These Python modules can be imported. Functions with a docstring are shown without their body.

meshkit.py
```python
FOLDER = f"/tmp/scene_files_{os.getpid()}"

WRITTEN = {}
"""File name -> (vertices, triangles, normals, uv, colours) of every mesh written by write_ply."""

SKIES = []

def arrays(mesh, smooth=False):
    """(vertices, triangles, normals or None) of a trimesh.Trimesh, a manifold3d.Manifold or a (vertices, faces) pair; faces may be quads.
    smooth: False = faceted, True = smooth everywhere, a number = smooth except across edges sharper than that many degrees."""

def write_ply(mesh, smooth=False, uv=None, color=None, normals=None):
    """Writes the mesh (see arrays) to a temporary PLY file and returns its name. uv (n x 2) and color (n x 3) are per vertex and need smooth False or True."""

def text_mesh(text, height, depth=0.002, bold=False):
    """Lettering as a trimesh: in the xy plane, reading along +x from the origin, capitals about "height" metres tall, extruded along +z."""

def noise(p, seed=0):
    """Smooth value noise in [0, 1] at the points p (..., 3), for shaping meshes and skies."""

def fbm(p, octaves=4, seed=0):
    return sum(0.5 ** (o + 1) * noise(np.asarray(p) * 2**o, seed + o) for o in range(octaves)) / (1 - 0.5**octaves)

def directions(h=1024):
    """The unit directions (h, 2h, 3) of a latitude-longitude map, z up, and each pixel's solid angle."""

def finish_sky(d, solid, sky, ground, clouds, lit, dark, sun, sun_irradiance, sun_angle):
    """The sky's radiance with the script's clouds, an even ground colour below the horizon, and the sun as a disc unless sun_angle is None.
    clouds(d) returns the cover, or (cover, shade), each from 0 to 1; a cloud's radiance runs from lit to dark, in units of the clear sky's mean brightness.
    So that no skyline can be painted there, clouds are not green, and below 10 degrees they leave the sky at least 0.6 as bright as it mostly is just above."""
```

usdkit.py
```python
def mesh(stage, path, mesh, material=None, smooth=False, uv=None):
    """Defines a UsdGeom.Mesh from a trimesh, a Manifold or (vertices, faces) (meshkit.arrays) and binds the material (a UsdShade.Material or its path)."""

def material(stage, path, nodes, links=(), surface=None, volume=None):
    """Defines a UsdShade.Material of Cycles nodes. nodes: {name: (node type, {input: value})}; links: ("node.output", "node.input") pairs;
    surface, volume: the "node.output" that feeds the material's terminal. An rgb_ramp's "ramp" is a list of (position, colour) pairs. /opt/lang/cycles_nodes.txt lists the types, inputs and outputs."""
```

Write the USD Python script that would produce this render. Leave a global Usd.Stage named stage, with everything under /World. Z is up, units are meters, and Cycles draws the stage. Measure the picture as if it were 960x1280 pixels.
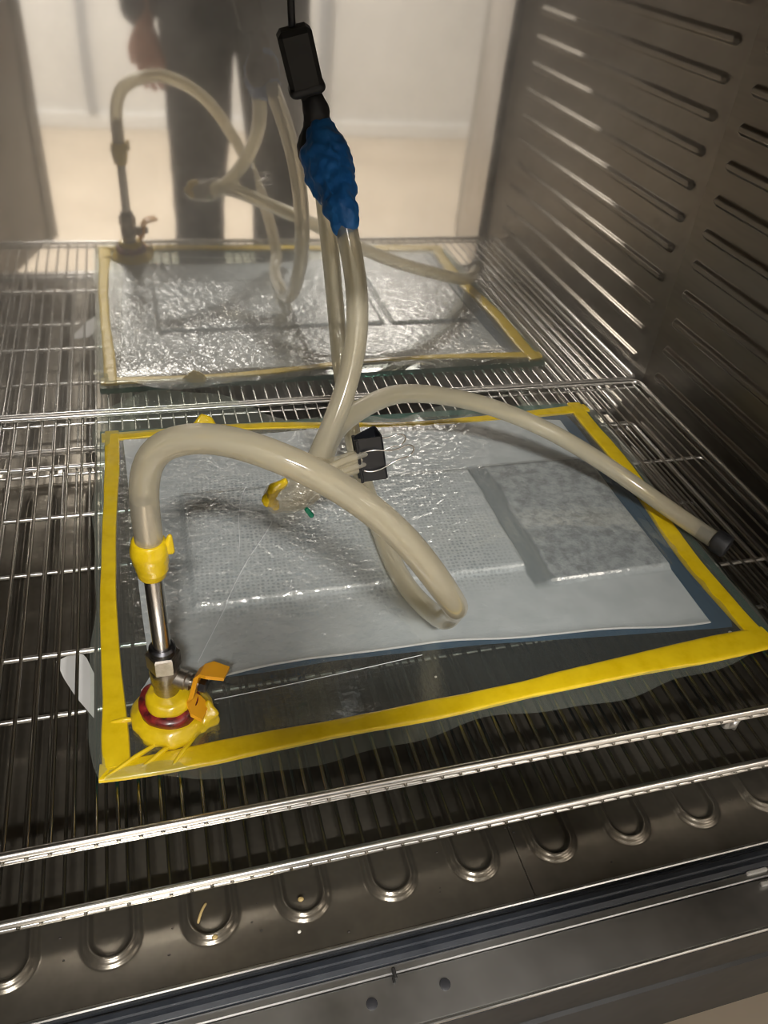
import math, sys
sys.path.insert(0, '/opt/lang')
import numpy as np, trimesh, manifold3d as m3, usdkit
from meshkit import noise, fbm
from scipy.interpolate import make_interp_spline
from shapely.geometry import Polygon
from pxr import Usd, UsdGeom, UsdLux, UsdShade, Gf, Sdf

stage = Usd.Stage.CreateInMemory()
UsdGeom.SetStageUpAxis(stage, 'Z'); UsdGeom.SetStageMetersPerUnit(stage, 1.0)
UsdGeom.Xform.Define(stage, '/World'); UsdGeom.Scope.Define(stage, '/World/Looks')
Z0 = 0.58                       # the upper shelf stands this far above the room's floor; all shapes below are written from the shelf
rng = np.random.default_rng(7)

# ------------------------------------------------------------------ camera, light, exposure
CAM_R = np.array([[0.9598, -0.2658, 0.0902], [-0.0984, -0.6197, -0.7786], [0.2628, 0.7385, -0.6209]])   # right, down, forward
u_, s_, vt_ = np.linalg.svd(CAM_R); CAM_R = u_ @ vt_
CAM_C = np.array([0.0729, -0.9368, 0.5783])
cam = UsdGeom.Camera.Define(stage, '/World/camera')
M = np.eye(4); M[0, :3] = CAM_R[0]; M[1, :3] = -CAM_R[1]; M[2, :3] = -CAM_R[2]; M[3, :3] = CAM_C + [0, 0, Z0]
cam.AddTransformOp().Set(Gf.Matrix4d(*M.ravel().tolist()))
cam.CreateHorizontalApertureAttr(36.0); cam.CreateFocalLengthAttr(36.0 * 1001.03 / 960)
cam.CreateClippingRangeAttr(Gf.Vec2f(0.02, 100.0))
cam.CreateExposureAttr(0.0)
MAIN_LIGHT = (-.05, -2.20, 1.93); MAIN_SIZE = (0.36, 0.14); MAIN_POWER = 620.0
FILL_LIGHTS = [(-.65, -3.35, 1.93), (1.45, -3.35, 1.93)]; FILL_POWER = 32.0

# ------------------------------------------------------------------ materials
def mat(name, nodes, links=(), surface='p.BSDF', volume=None):
    for k, i in nodes.values():
        if k == 'map_range': i.setdefault('clamp', True)
    return usdkit.material(stage, '/World/Looks/' + name, nodes, links, surface=surface, volume=volume)

def simple(name, col, rough=.5, metal=0, **kw):
    return mat(name, {'p': ('principled_bsdf', {'base_color': col, 'roughness': rough, 'metallic': metal, **kw})})

def noisy(name, c0, c1, scale=30, rough=(.4, .6), metal=0, bump=0, bscale=None, stretch=(1, 1, 1), bdist=.002, **kw):
    nodes = {'g': ('geometry', {}), 'm': ('mapping', {'scale': stretch}), 'n': ('noise_texture', {'scale': scale, 'detail': 5, 'roughness': .6}),
             'r': ('rgb_ramp', {'ramp': [(.3, c0), (.7, c1)]}), 'q': ('map_range', {'from_min': .3, 'from_max': .7, 'to_min': rough[0], 'to_max': rough[1]}),
             'p': ('principled_bsdf', {'metallic': metal, **kw})}
    links = [('g.position', 'm.vector'), ('m.vector', 'n.vector'), ('n.fac', 'r.fac'), ('n.fac', 'q.value'), ('r.color', 'p.base_color'), ('q.result', 'p.roughness')]
    if bump:
        nodes['bn'] = ('noise_texture', {'scale': bscale or scale, 'detail': 3}); nodes['b'] = ('bump', {'strength': bump, 'distance': bdist})
        links += [('m.vector', 'bn.vector'), ('bn.fac', 'b.height'), ('b.normal', 'p.normal')]
    return mat(name, nodes, links)

MT = {}
# polished rear sheet: a sharp mirror lobe under a wide hazy lobe, slightly wavy
MT['mirror'] = mat('polished_steel', {
    'g': ('geometry', {}), 'n': ('noise_texture', {'scale': 3.0, 'detail': 2}), 'b': ('bump', {'strength': .12, 'distance': .004}),
    'n2': ('noise_texture', {'scale': 9.0, 'detail': 4}), 'q': ('map_range', {'from_min': .3, 'from_max': .7, 'to_min': .20, 'to_max': .34}),
    'a': ('glossy_bsdf', {'color': (.80, .78, .75), 'roughness': .045}), 'c': ('glossy_bsdf', {'color': (.80, .78, .76), 'roughness': .42}),
    'mx': ('mix_closure', {})},
    [('g.position', 'n.vector'), ('g.position', 'n2.vector'), ('n.fac', 'b.height'), ('b.normal', 'a.normal'), ('n2.fac', 'q.value'), ('q.result', 'mx.fac'),
     ('a.BSDF', 'mx.closure1'), ('c.BSDF', 'mx.closure2')], surface='mx.closure')
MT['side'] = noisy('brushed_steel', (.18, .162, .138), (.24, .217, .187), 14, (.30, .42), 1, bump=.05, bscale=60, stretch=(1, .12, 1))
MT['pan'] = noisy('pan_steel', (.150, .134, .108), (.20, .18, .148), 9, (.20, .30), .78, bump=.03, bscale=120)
MT['sill'] = noisy('sill_steel', (.50, .50, .50), (.60, .595, .585), 7, (.3, .42), 1)
MT['doorsteel'] = noisy('door_steel', (.50, .46, .42), (.58, .54, .50), 6, (.3, .42), .55)
MT['doorrim'] = noisy('door_rim_steel', (.36, .34, .31), (.42, .40, .37), 6, (.3, .42), .5)
MT['wire'] = simple('chromed_wire', (.60, .585, .555), .2, 1)
MT['rod'] = simple('chromed_rod', (.88, .865, .84), .24, 1)
MT['gasket'] = noisy('black_seal', (.012, .015, .022), (.02, .024, .032), 40, (.4, .55))
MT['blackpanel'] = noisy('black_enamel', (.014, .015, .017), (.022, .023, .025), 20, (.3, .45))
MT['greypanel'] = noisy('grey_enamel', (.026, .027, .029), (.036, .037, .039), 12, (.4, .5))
MT['edge'] = simple('bright_edge_steel', (.85, .84, .82), .25, 1)
MT['hole'] = simple('plug_black', (.02, .02, .024), .6)
MT['white'] = noisy('white_wall', (.78, .775, .76), (.84, .835, .82), 2, (.5, .6))
MT['trim'] = simple('grey_trim', (.42, .43, .45), .5)
MT['base'] = simple('white_trim', (.86, .86, .85), .4)
MT['ceil'] = simple('white_ceiling', (.8, .8, .8), .7)
MT['floor'] = noisy('beige_floor', (.50, .425, .335), (.58, .50, .40), 3, (.45, .6), bump=.05, bscale=40)
MT['lampframe'] = simple('lamp_frame', (.8, .8, .8), .4)
MT['yellow'] = noisy('yellow_putty', (.66, .45, .004), (.76, .545, .008), 60, (.28, .45), bump=.25, bscale=90, bdist=.002, coat_weight=.6, coat_roughness=.12)
MT['orange'] = noisy('orange_enamel', (.80, .34, .01), (.88, .42, .015), 40, (.3, .45))
MT['brass'] = noisy('nickel_body', (.27, .245, .215), (.40, .365, .325), 60, (.25, .42), 1)
MT['pipe'] = noisy('steel_pipe', (.52, .49, .46), (.66, .63, .60), 30, (.14, .28), 1, stretch=(1, 1, .2))
MT['darknut'] = simple('dark_steel', (.10, .10, .11), .35, 1)
MT['redband'] = noisy('red_black_residue', (.010, .008, .010), (.32, .02, .015), 130, (.25, .5))
MT['blacksoft'] = noisy('black_rubber', (.010, .010, .011), (.018, .018, .020), 50, (.45, .6))
MT['black'] = simple('black_plastic', (.016, .015, .014), .65)
MT['clipblack'] = simple('clip_black', (.010, .011, .014), .35)
MT['bluetape'] = noisy('blue_tape', (.008, .10, .33), (.016, .155, .45), 60, (.4, .6), bump=.4, bscale=160, bdist=.002)
MT['green'] = simple('green_tape', (.01, .30, .17), .4)
MT['bluefilm'] = noisy('blue_film', (.035, .085, .145), (.05, .11, .18), 12, (.35, .5))
MT['thread'] = simple('clear_thread', (.75, .77, .78), .3)
MT['paper'] = simple('white_paper', (.75, .74, .72), .7)
MT['crumb'] = simple('dark_crumb', (.03, .025, .02), .7)
MT['palecrumb'] = simple('pale_crumb', (.75, .72, .65), .6)
MT['straw'] = simple('straw_chip', (.45, .33, .14), .5)
MT['trousers'] = noisy('charcoal_cloth', (.026, .031, .040), (.040, .047, .058), 40, (.8, .9))
MT['jacket'] = noisy('dark_jacket', (.035, .042, .055), (.05, .06, .075), 40, (.8, .9))
MT['skin'] = noisy('skin', (.36, .18, .125), (.44, .235, .17), 30, (.45, .55), subsurface_weight=.15)
MT['hair'] = simple('dark_hair', (.03, .02, .015), .6)
MT['shoe'] = simple('shoe', (.03, .03, .03), .5)
MT['lip'] = simple('lip', (.45, .18, .15), .5)
MT['eye'] = simple('eye', (.05, .03, .02), .2)

# clear pane: lets light through, mirrors by fresnel
def pane(name, tint, rough=.0, ior=1.5, bump=None, haze=0., hazecol=(.7, .74, .7), gloss=(1, 1, 1)):
    f0 = ((ior - 1) / (ior + 1)) ** 2      # Schlick's fresnel from the facing angle, the same from both sides of a thin sheet
    nodes = {'t': ('transparent_bsdf', {'color': tint}), 'g': ('glossy_bsdf', {'color': gloss, 'roughness': rough}), 'f': ('layer_weight', {'blend': .5}),
             'pw': ('math', {'math_type': 'power', 'value2': 5.0}), 'sc': ('math', {'math_type': 'multiply_add', 'value2': 1 - 2 * f0, 'value3': 2 * f0}), 'm': ('mix_closure', {})}
    links = [('f.facing', 'pw.value1'), ('pw.value', 'sc.value1'), ('sc.value', 'm.fac'), ('t.BSDF', 'm.closure1'), ('g.BSDF', 'm.closure2')]
    surf = 'm.closure'
    if bump:
        nodes['ge'] = ('geometry', {}); nodes['n'] = ('noise_texture', {'scale': bump[0], 'detail': 2.5, 'distortion': .3}); nodes['b'] = ('bump', {'strength': bump[1], 'distance': bump[2]})
        links += [('ge.position', 'n.vector'), ('n.fac', 'b.height'), ('b.normal', 'g.normal'), ('b.normal', 'f.normal')]
        if len(bump) > 3:      # the crinkle dies away from left to right
            nodes['sx'] = ('separate_xyz', {}); nodes['mr'] = ('map_range', {'from_min': bump[3][0], 'from_max': bump[3][1], 'to_min': bump[1], 'to_max': bump[3][2]})
            links += [('ge.position', 'sx.vector'), ('sx.x', 'mr.value'), ('mr.result', 'b.strength')]
    if haze:
        nodes['d'] = ('diffuse_bsdf', {'color': hazecol}); nodes['h'] = ('mix_closure', {'fac': haze})
        links += [('m.closure', 'h.closure1'), ('d.BSDF', 'h.closure2')]; surf = 'h.closure'
    return mat(name, nodes, links, surface=surf)

MT['glass'] = pane('plate_glass', (.80, .86, .85))
MT['glassedge'] = mat('green_glass_edge', {'t': ('transparent_bsdf', {'color': (.10, .30, .25)}), 'd': ('principled_bsdf', {'base_color': (.015, .14, .11), 'roughness': .15}), 'm': ('mix_closure', {'fac': .75})},
                      [('t.BSDF', 'm.closure1'), ('p.BSDF', 'm.closure2')] if 0 else [('t.BSDF', 'm.closure1'), ('d.BSDF', 'm.closure2')], surface='m.closure')
MT['film'] = pane('bag_film', (.96, .97, .965), .10, 2.05, bump=(300, .8, .0006, (.24, .50, .25)), haze=.05, hazecol=(.60, .65, .63))
MT['filmedge'] = pane('bag_film_margin', (.90, .93, .89), .06, 1.45, bump=(60, .35, .003), haze=.10, hazecol=(.62, .68, .60))
MT['clearwrap'] = pane('clear_wrap', (.92, .90, .84), .08, 1.45, bump=(120, .7, .003), haze=.13, hazecol=(.72, .66, .52))

# white breather cloth: rows of dots over the left laminate, wetted patches over the right one
def cloth_material():
    n = {'g': ('geometry', {}), 'sx': ('separate_xyz', {}),
         'mp': ('mapping', {'rotation': (0, 0, .06), 'scale': (1, 1, 0)}),
         'vo': ('voronoi_texture', {'scale': 205, 'randomness': .32}), 'dot': ('map_range', {'from_min': .28, 'from_max': .42, 'to_min': 1, 'to_max': 0}),
         'n1': ('noise_texture', {'scale': 9, 'detail': 3}), 'dm': ('map_range', {'from_min': .36, 'from_max': .60, 'to_min': .12, 'to_max': .55}),
         'x0': ('map_range', {'from_min': .06, 'from_max': .12, 'to_min': 0, 'to_max': 1}), 'x1': ('map_range', {'from_min': .38, 'from_max': .45, 'to_min': 1, 'to_max': 0}),
         'y0': ('map_range', {'from_min': -.412, 'from_max': -.385, 'to_min': 0, 'to_max': 1}), 'y1': ('map_range', {'from_min': -.20, 'from_max': -.15, 'to_min': 1, 'to_max': 0}),
         'a': ('math', {'math_type': 'multiply'}), 'b': ('math', {'math_type': 'multiply'}), 'c': ('math', {'math_type': 'multiply'}), 'd': ('math', {'math_type': 'multiply'}),
         'e': ('math', {'math_type': 'multiply'}),
         'nb': ('noise_texture', {'scale': 40, 'detail': 5}), 'base': ('rgb_ramp', {'ramp': [(.3, (.58, .615, .63)), (.7, (.665, .695, .71))]}),
         'mixd': ('mix_color', {'b': (.19, .23, .25)}),
         # right-hand wetted patch
         'rx0': ('map_range', {'from_min': .452, 'from_max': .466, 'to_min': 0, 'to_max': 1}), 'rx1': ('map_range', {'from_min': .600, 'from_max': .606, 'to_min': 1, 'to_max': 0}),
         'ry0': ('map_range', {'from_min': -.414, 'from_max': -.402, 'to_min': 0, 'to_max': 1}), 'ry1': ('map_range', {'from_min': -.20, 'from_max': -.19, 'to_min': 1, 'to_max': 0}),
         'ra': ('math', {'math_type': 'multiply'}), 'rb': ('math', {'math_type': 'multiply'}), 'rc': ('math', {'math_type': 'multiply'}),
         'nr': ('noise_texture', {'scale': 75, 'detail': 6, 'roughness': .7}), 'nrr': ('map_range', {'from_min': .38, 'from_max': .62, 'to_min': .25, 'to_max': .95}), 'rd': ('math', {'math_type': 'multiply'}),
         'mixr': ('mix_color', {'b': (.27, .29, .30)}),
         # darker wet strip between the laminates
         'wn': ('noise_texture', {'scale': 22, 'detail': 3}), 'wo': ('math', {'math_type': 'multiply_add', 'value2': .018, 'value3': -.009}), 'wx': ('math', {'math_type': 'add'}),
         'g0': ('map_range', {'from_min': .436, 'from_max': .440, 'to_min': 0, 'to_max': 1}), 'g1': ('map_range', {'from_min': .460, 'from_max': .464, 'to_min': 1, 'to_max': 0}),
         'ga': ('math', {'math_type': 'multiply'}), 'gb': ('math', {'math_type': 'multiply'}), 'gc': ('math', {'math_type': 'multiply'}), 'gd': ('math', {'math_type': 'multiply', 'value2': .8}),
         'mixg': ('mix_color', {'b': (.19, .22, .23)}),
         'bn': ('noise_texture', {'scale': 900, 'detail': 2}), 'bp': ('bump', {'strength': .25, 'distance': .0008}),
         'p': ('principled_bsdf', {'roughness': .8})}
    l = [('g.position', 'sx.vector'), ('g.position', 'mp.vector'), ('mp.vector', 'vo.vector'), ('vo.distance', 'dot.value'), ('g.position', 'n1.vector'), ('n1.fac', 'dm.value'),
         ('sx.x', 'x0.value'), ('sx.x', 'x1.value'), ('sx.y', 'y0.value'), ('sx.y', 'y1.value'), ('x0.result', 'a.value1'), ('x1.result', 'a.value2'), ('y0.result', 'b.value1'), ('y1.result', 'b.value2'),
         ('a.value', 'c.value1'), ('b.value', 'c.value2'), ('c.value', 'd.value1'), ('dot.result', 'd.value2'), ('d.value', 'e.value1'), ('dm.result', 'e.value2'),
         ('g.position', 'nb.vector'), ('nb.fac', 'base.fac'), ('base.color', 'mixd.a'), ('e.value', 'mixd.fac'),
         ('sx.x', 'rx0.value'), ('sx.x', 'rx1.value'), ('sx.y', 'ry0.value'), ('sx.y', 'ry1.value'), ('rx0.result', 'ra.value1'), ('rx1.result', 'ra.value2'), ('ry0.result', 'rb.value1'), ('ry1.result', 'rb.value2'),
         ('ra.value', 'rc.value1'), ('rb.value', 'rc.value2'), ('g.position', 'nr.vector'), ('nr.fac', 'nrr.value'), ('rc.value', 'rd.value1'), ('nrr.result', 'rd.value2'),
         ('mixd.result', 'mixr.a'), ('rd.value', 'mixr.fac'),
         ('g.position', 'wn.vector'), ('wn.fac', 'wo.value1'), ('wo.value', 'wx.value1'), ('sx.x', 'wx.value2'), ('wx.value', 'g0.value'), ('wx.value', 'g1.value'),
         ('g0.result', 'ga.value1'), ('g1.result', 'ga.value2'), ('ry0.result', 'gb.value1'), ('ry1.result', 'gb.value2'), ('ga.value', 'gc.value1'), ('gb.value', 'gc.value2'), ('gc.value', 'gd.value1'),
         ('mixr.result', 'mixg.a'), ('gd.value', 'mixg.fac'), ('mixg.result', 'p.base_color'), ('g.position', 'bn.vector'), ('bn.fac', 'bp.height'), ('bp.normal', 'p.normal')]
    return mat('breather_cloth', n, list(dict.fromkeys(l)))
MT['cloth'] = cloth_material()

# milky silicone hose
MT['hose'] = mat('silicone_hose', {'g': ('geometry', {}), 'n': ('noise_texture', {'scale': 18, 'detail': 2}), 'r': ('rgb_ramp', {'ramp': [(.3, (.98, .94, .82)), (.7, (.99, .96, .87))]}),
    'p': ('principled_bsdf', {'roughness': .08, 'ior': 1.36, 'transmission_weight': .9, 'coat_weight': .3, 'coat_roughness': .12}),
    'd': ('diffuse_bsdf', {'color': (.88, .82, .64)}), 't': ('translucent_bsdf', {'color': (.95, .87, .66)}), 'm1': ('mix_closure', {'fac': .6}), 'm2': ('mix_closure', {'fac': .24})},
    [('g.position', 'n.vector'), ('n.fac', 'r.fac'), ('r.color', 'p.base_color'), ('d.BSDF', 'm1.closure1'), ('t.BSDF', 'm1.closure2'), ('p.BSDF', 'm2.closure1'), ('m1.closure', 'm2.closure2')], surface='m2.closure')
MT['lamp'] = mat('lamp_glow', {'e': ('emission', {'color': (1, .95, .87), 'strength': 4.0})}, surface='e.emission')

# ------------------------------------------------------------------ object helpers
USED = {}
def numbered(path):
    n = USED.get(path, 0); USED[path] = n + 1
    return path if n == 0 else f'{path}_{n:03d}'

BASE = {}
def thing(name, label, cat, base=(0, 0, 0), group=None, kind=None):
    path = numbered('/World/' + name)
    x = UsdGeom.Xform.Define(stage, path)
    x.AddTranslateOp().Set(Gf.Vec3d(base[0], base[1], base[2] + Z0))
    BASE[path] = np.array(base, float)
    p = x.GetPrim()
    for k, v in (('label', label), ('category', cat), ('group', group), ('kind', kind)):
        if v: p.SetCustomDataByKey(k, v)
    return path

def part(owner, name, mesh, m, smooth=35, label=None, kind=None):
    root = '/'.join(owner.split('/')[:3])
    path = numbered(owner + '/' + name)
    if isinstance(mesh, tuple) and len(mesh) == 3:
        v, f, n = mesh
        g = usdkit.mesh(stage, path, (v - BASE[root], f), MT[m], smooth=False)
        g.CreateNormalsAttr([Gf.Vec3f(*map(float, q)) for q in n]); g.SetNormalsInterpolation('vertex')
    else:
        v, f = tri(mesh)
        g = usdkit.mesh(stage, path, (v - BASE[root], f), MT[m], smooth=smooth)
    if label: g.GetPrim().SetCustomDataByKey('label', label)
    if kind: g.GetPrim().SetCustomDataByKey('kind', kind)
    return path

def struct(name, mesh, m, smooth=35):
    path = numbered('/World/' + name); v, f = tri(mesh)
    g = usdkit.mesh(stage, path, (v + [0, 0, Z0], f), MT[m], smooth=smooth)
    g.GetPrim().SetCustomDataByKey('kind', 'structure'); return path

def tag_struct(path, label, cat):
    p = stage.GetPrimAtPath(path); p.SetCustomDataByKey('label', label); p.SetCustomDataByKey('category', cat)

def copy(src, label, base, group=None):
    name = src.rsplit('/', 1)[1]
    path = numbered('/World/' + name)
    x = UsdGeom.Xform.Define(stage, path); p = x.GetPrim()
    p.GetReferences().AddInternalReference(src)
    x.GetOrderedXformOps()[0].Set(Gf.Vec3d(base[0], base[1], base[2] + Z0))
    p.SetInstanceable(True)
    p.SetCustomDataByKey('label', label)
    if group: p.SetCustomDataByKey('group', group)
    return path

# ------------------------------------------------------------------ shape helpers
def tri(mesh):
    if hasattr(mesh, 'to_mesh'):
        q = mesh.to_mesh(); return np.asarray(q.vert_properties)[:, :3].astype(float), np.asarray(q.tri_verts)
    if isinstance(mesh, (list,)) :
        vs, fs, n = [], [], 0
        for k in mesh:
            v, f = tri(k); vs.append(v); fs.append(f + n); n += len(v)
        return np.vstack(vs), np.vstack(fs)
    if isinstance(mesh, tuple):
        v, f = np.asarray(mesh[0], float), np.asarray(mesh[1], int)
        if f.shape[1] == 4: f = np.vstack([f[:, :3], f[:, [0, 2, 3]]])
        return v, f
    return np.array(mesh.vertices, float), np.array(mesh.faces)

def box(x0, x1, y0, y1, z0, z1, bev=0):
    if bev:
        c = m3.Manifold.cube([x1 - x0 - 2 * bev, y1 - y0 - 2 * bev, z1 - z0 - 2 * bev]).translate([x0 + bev, y0 + bev, z0 + bev])
        pts = tri(c)[0]; s = []
        for p in pts:
            for d in ((bev, 0, 0), (0, bev, 0), (0, 0, bev)):
                s += [p + np.array(d), p - np.array(d)]
        return m3.Manifold.hull_points(np.array(s).tolist())
    m = trimesh.creation.box([x1 - x0, y1 - y0, z1 - z0]); m.apply_translation([(x0 + x1) / 2, (y0 + y1) / 2, (z0 + z1) / 2]); return m

def frames(P):
    P = np.asarray(P, float); T = np.gradient(P, axis=0); T /= np.linalg.norm(T, axis=1, keepdims=True)
    n = np.cross(T[0], [0, 0, 1.]);
    if np.linalg.norm(n) < .1: n = np.cross(T[0], [1., 0, 0])
    N = []
    for t in T:
        n = n - t * (n @ t); n /= np.linalg.norm(n); N.append(n)
    N = np.array(N); return T, N, np.cross(T, N)

def tube(P, r, sides=10, caps=True):
    P = np.asarray(P, float); T, N, B = frames(P); r = np.broadcast_to(r, len(P))
    a = np.arange(sides) * 2 * np.pi / sides
    V = P[:, None] + r[:, None, None] * (np.cos(a)[None, :, None] * N[:, None] + np.sin(a)[None, :, None] * B[:, None])
    n = len(P); i, j = np.meshgrid(np.arange(n - 1), np.arange(sides), indexing='ij')
    q = np.stack([i * sides + j, i * sides + (j + 1) % sides, (i + 1) * sides + (j + 1) % sides, (i + 1) * sides + j], -1).reshape(-1, 4)
    F = np.vstack([q[:, :3], q[:, [0, 2, 3]]]); V = V.reshape(-1, 3)
    if caps:
        V = np.vstack([V, P[0], P[-1]]); k = np.arange(sides); c0, c1 = len(V) - 2, len(V) - 1
        F = np.vstack([F, np.stack([(k + 1) % sides, k, np.full(sides, c0)], 1), np.stack([(n - 1) * sides + k, (n - 1) * sides + (k + 1) % sides, np.full(sides, c1)], 1)])
    return V, F

def pipe_shell(P, ro, ri, sides=24):
    """A hollow tube: outer wall, bore and two end rings."""
    Vo, Fo = tube(P, ro, sides, False); Vi, Fi = tube(P, ri, sides, False)
    n, k = len(P), np.arange(sides); k1 = (k + 1) % sides; o = len(Vo)
    F = [Fo, Fi[:, ::-1] + o]
    for e, flip in ((0, False), ((n - 1) * sides, True)):
        q = np.stack([e + k, e + k + o, e + k1 + o, e + k1], 1)
        if flip: q = q[:, ::-1]
        q = q[:, ::-1] if False else q
        F += [q[:, [0, 1, 2]], q[:, [0, 2, 3]]]
    return np.vstack([Vo, Vi]), np.vstack(F)

def spline(X, n):
    X = np.asarray(X, float); s = np.r_[0, np.cumsum(np.linalg.norm(np.diff(X, axis=0), axis=1))]
    return make_interp_spline(s / s[-1], X, min(3, len(X) - 1))(np.linspace(0, 1, n))

def lathe(profile, center, axis=(0, 0, 1), sides=32):
    """profile: (radius, height) pairs from bottom to top, both ends closed."""
    c = np.asarray(center, float); ax = np.asarray(axis, float) / np.linalg.norm(axis)
    P = np.array([c + ax * h for r, h in profile]); R_ = np.array([r for r, h in profile])
    n = np.cross(ax, [0, 0, 1.]) if abs(ax[2]) < .9 else np.cross(ax, [0, 1., 0]); n /= np.linalg.norm(n); b = np.cross(ax, n)
    a = np.arange(sides) * 2 * np.pi / sides
    V = P[:, None] + R_[:, None, None] * (np.cos(a)[None, :, None] * n + np.sin(a)[None, :, None] * b)
    m = len(P); i, j = np.meshgrid(np.arange(m - 1), np.arange(sides), indexing='ij')
    q = np.stack([i * sides + j, i * sides + (j + 1) % sides, (i + 1) * sides + (j + 1) % sides, (i + 1) * sides + j], -1).reshape(-1, 4)
    F = np.vstack([q[:, :3], q[:, [0, 2, 3]]]); V = np.vstack([V.reshape(-1, 3), P[0], P[-1]]); k = np.arange(sides)
    F = np.vstack([F, np.stack([(k + 1) % sides, k, np.full(sides, len(V) - 2)], 1), np.stack([(m - 1) * sides + k, (m - 1) * sides + (k + 1) % sides, np.full(sides, len(V) - 1)], 1)])
    return V, F

def ball(c, r, seg=20): return m3.Manifold.sphere(r, seg).translate([float(q) for q in c])
def hull(*s): return m3.Manifold.batch_hull(list(s))
def chain(pts, seg=20):
    out = []
    for (a, ra), (b, rb) in zip(pts[:-1], pts[1:]): out.append(hull(ball(a, ra, seg), ball(b, rb, seg)))
    return out
def union(l): return m3.Manifold.batch_boolean(l, m3.OpType.Add)
def smooth_blob(man, edge, it=8, disp=0, scale=30, seed=0):
    v, f = tri(man.refine_to_length(edge)); t = trimesh.Trimesh(v, f, process=True)
    trimesh.smoothing.filter_taubin(t, iterations=it)
    if disp:
        n = np.array(t.vertex_normals); t.vertices = t.vertices + n * ((fbm(t.vertices * scale, 3, seed) - .5) * 2 * disp)[:, None]
    return np.array(t.vertices), np.array(t.faces)

def grid_mesh(U, V, fn):
    """fn(u, v) -> points; faces wind so that du x dv is the front."""
    a, b = np.meshgrid(U, V, indexing='ij'); P = fn(a, b).reshape(-1, 3); nu, nv = len(U), len(V)
    i, j = np.meshgrid(np.arange(nu - 1), np.arange(nv - 1), indexing='ij')
    q = np.stack([i * nv + j, (i + 1) * nv + j, (i + 1) * nv + j + 1, i * nv + j + 1], -1).reshape(-1, 4)
    return P, q

def quad_normals(P, q):
    n = np.zeros_like(P); fn = np.cross(P[q[:, 2]] - P[q[:, 0]], P[q[:, 3]] - P[q[:, 1]])
    for k in range(4): np.add.at(n, q[:, k], fn)
    return n / np.maximum(np.linalg.norm(n, axis=1, keepdims=True), 1e-12)

def pressed_sheet(owner, sheet_name, piece_name, P, q, ids, m):
    """One pressed sheet: the flat field is one part, every pressed shape a sub-part; all share the sheet's own normals."""
    N = quad_normals(P, q)
    def sub(sel):
        qq = q[sel]; u, inv = np.unique(qq, return_inverse=True); g = inv.reshape(-1, 4)
        return P[u], np.vstack([g[:, :3], g[:, [0, 2, 3]]]), N[u]
    sh = part(owner, sheet_name, sub(ids < 0), m)
    for k in sorted(set(ids[ids >= 0].tolist())): part(sh, piece_name, sub(ids == k), m)
    return sh

XL, XR, ZP, ZT = -.236, .804, -.10, .62      # chamber: left wall, right wall, pan, ceiling
YF = -.666                                    # front of the chamber
exec_order = None
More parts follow.
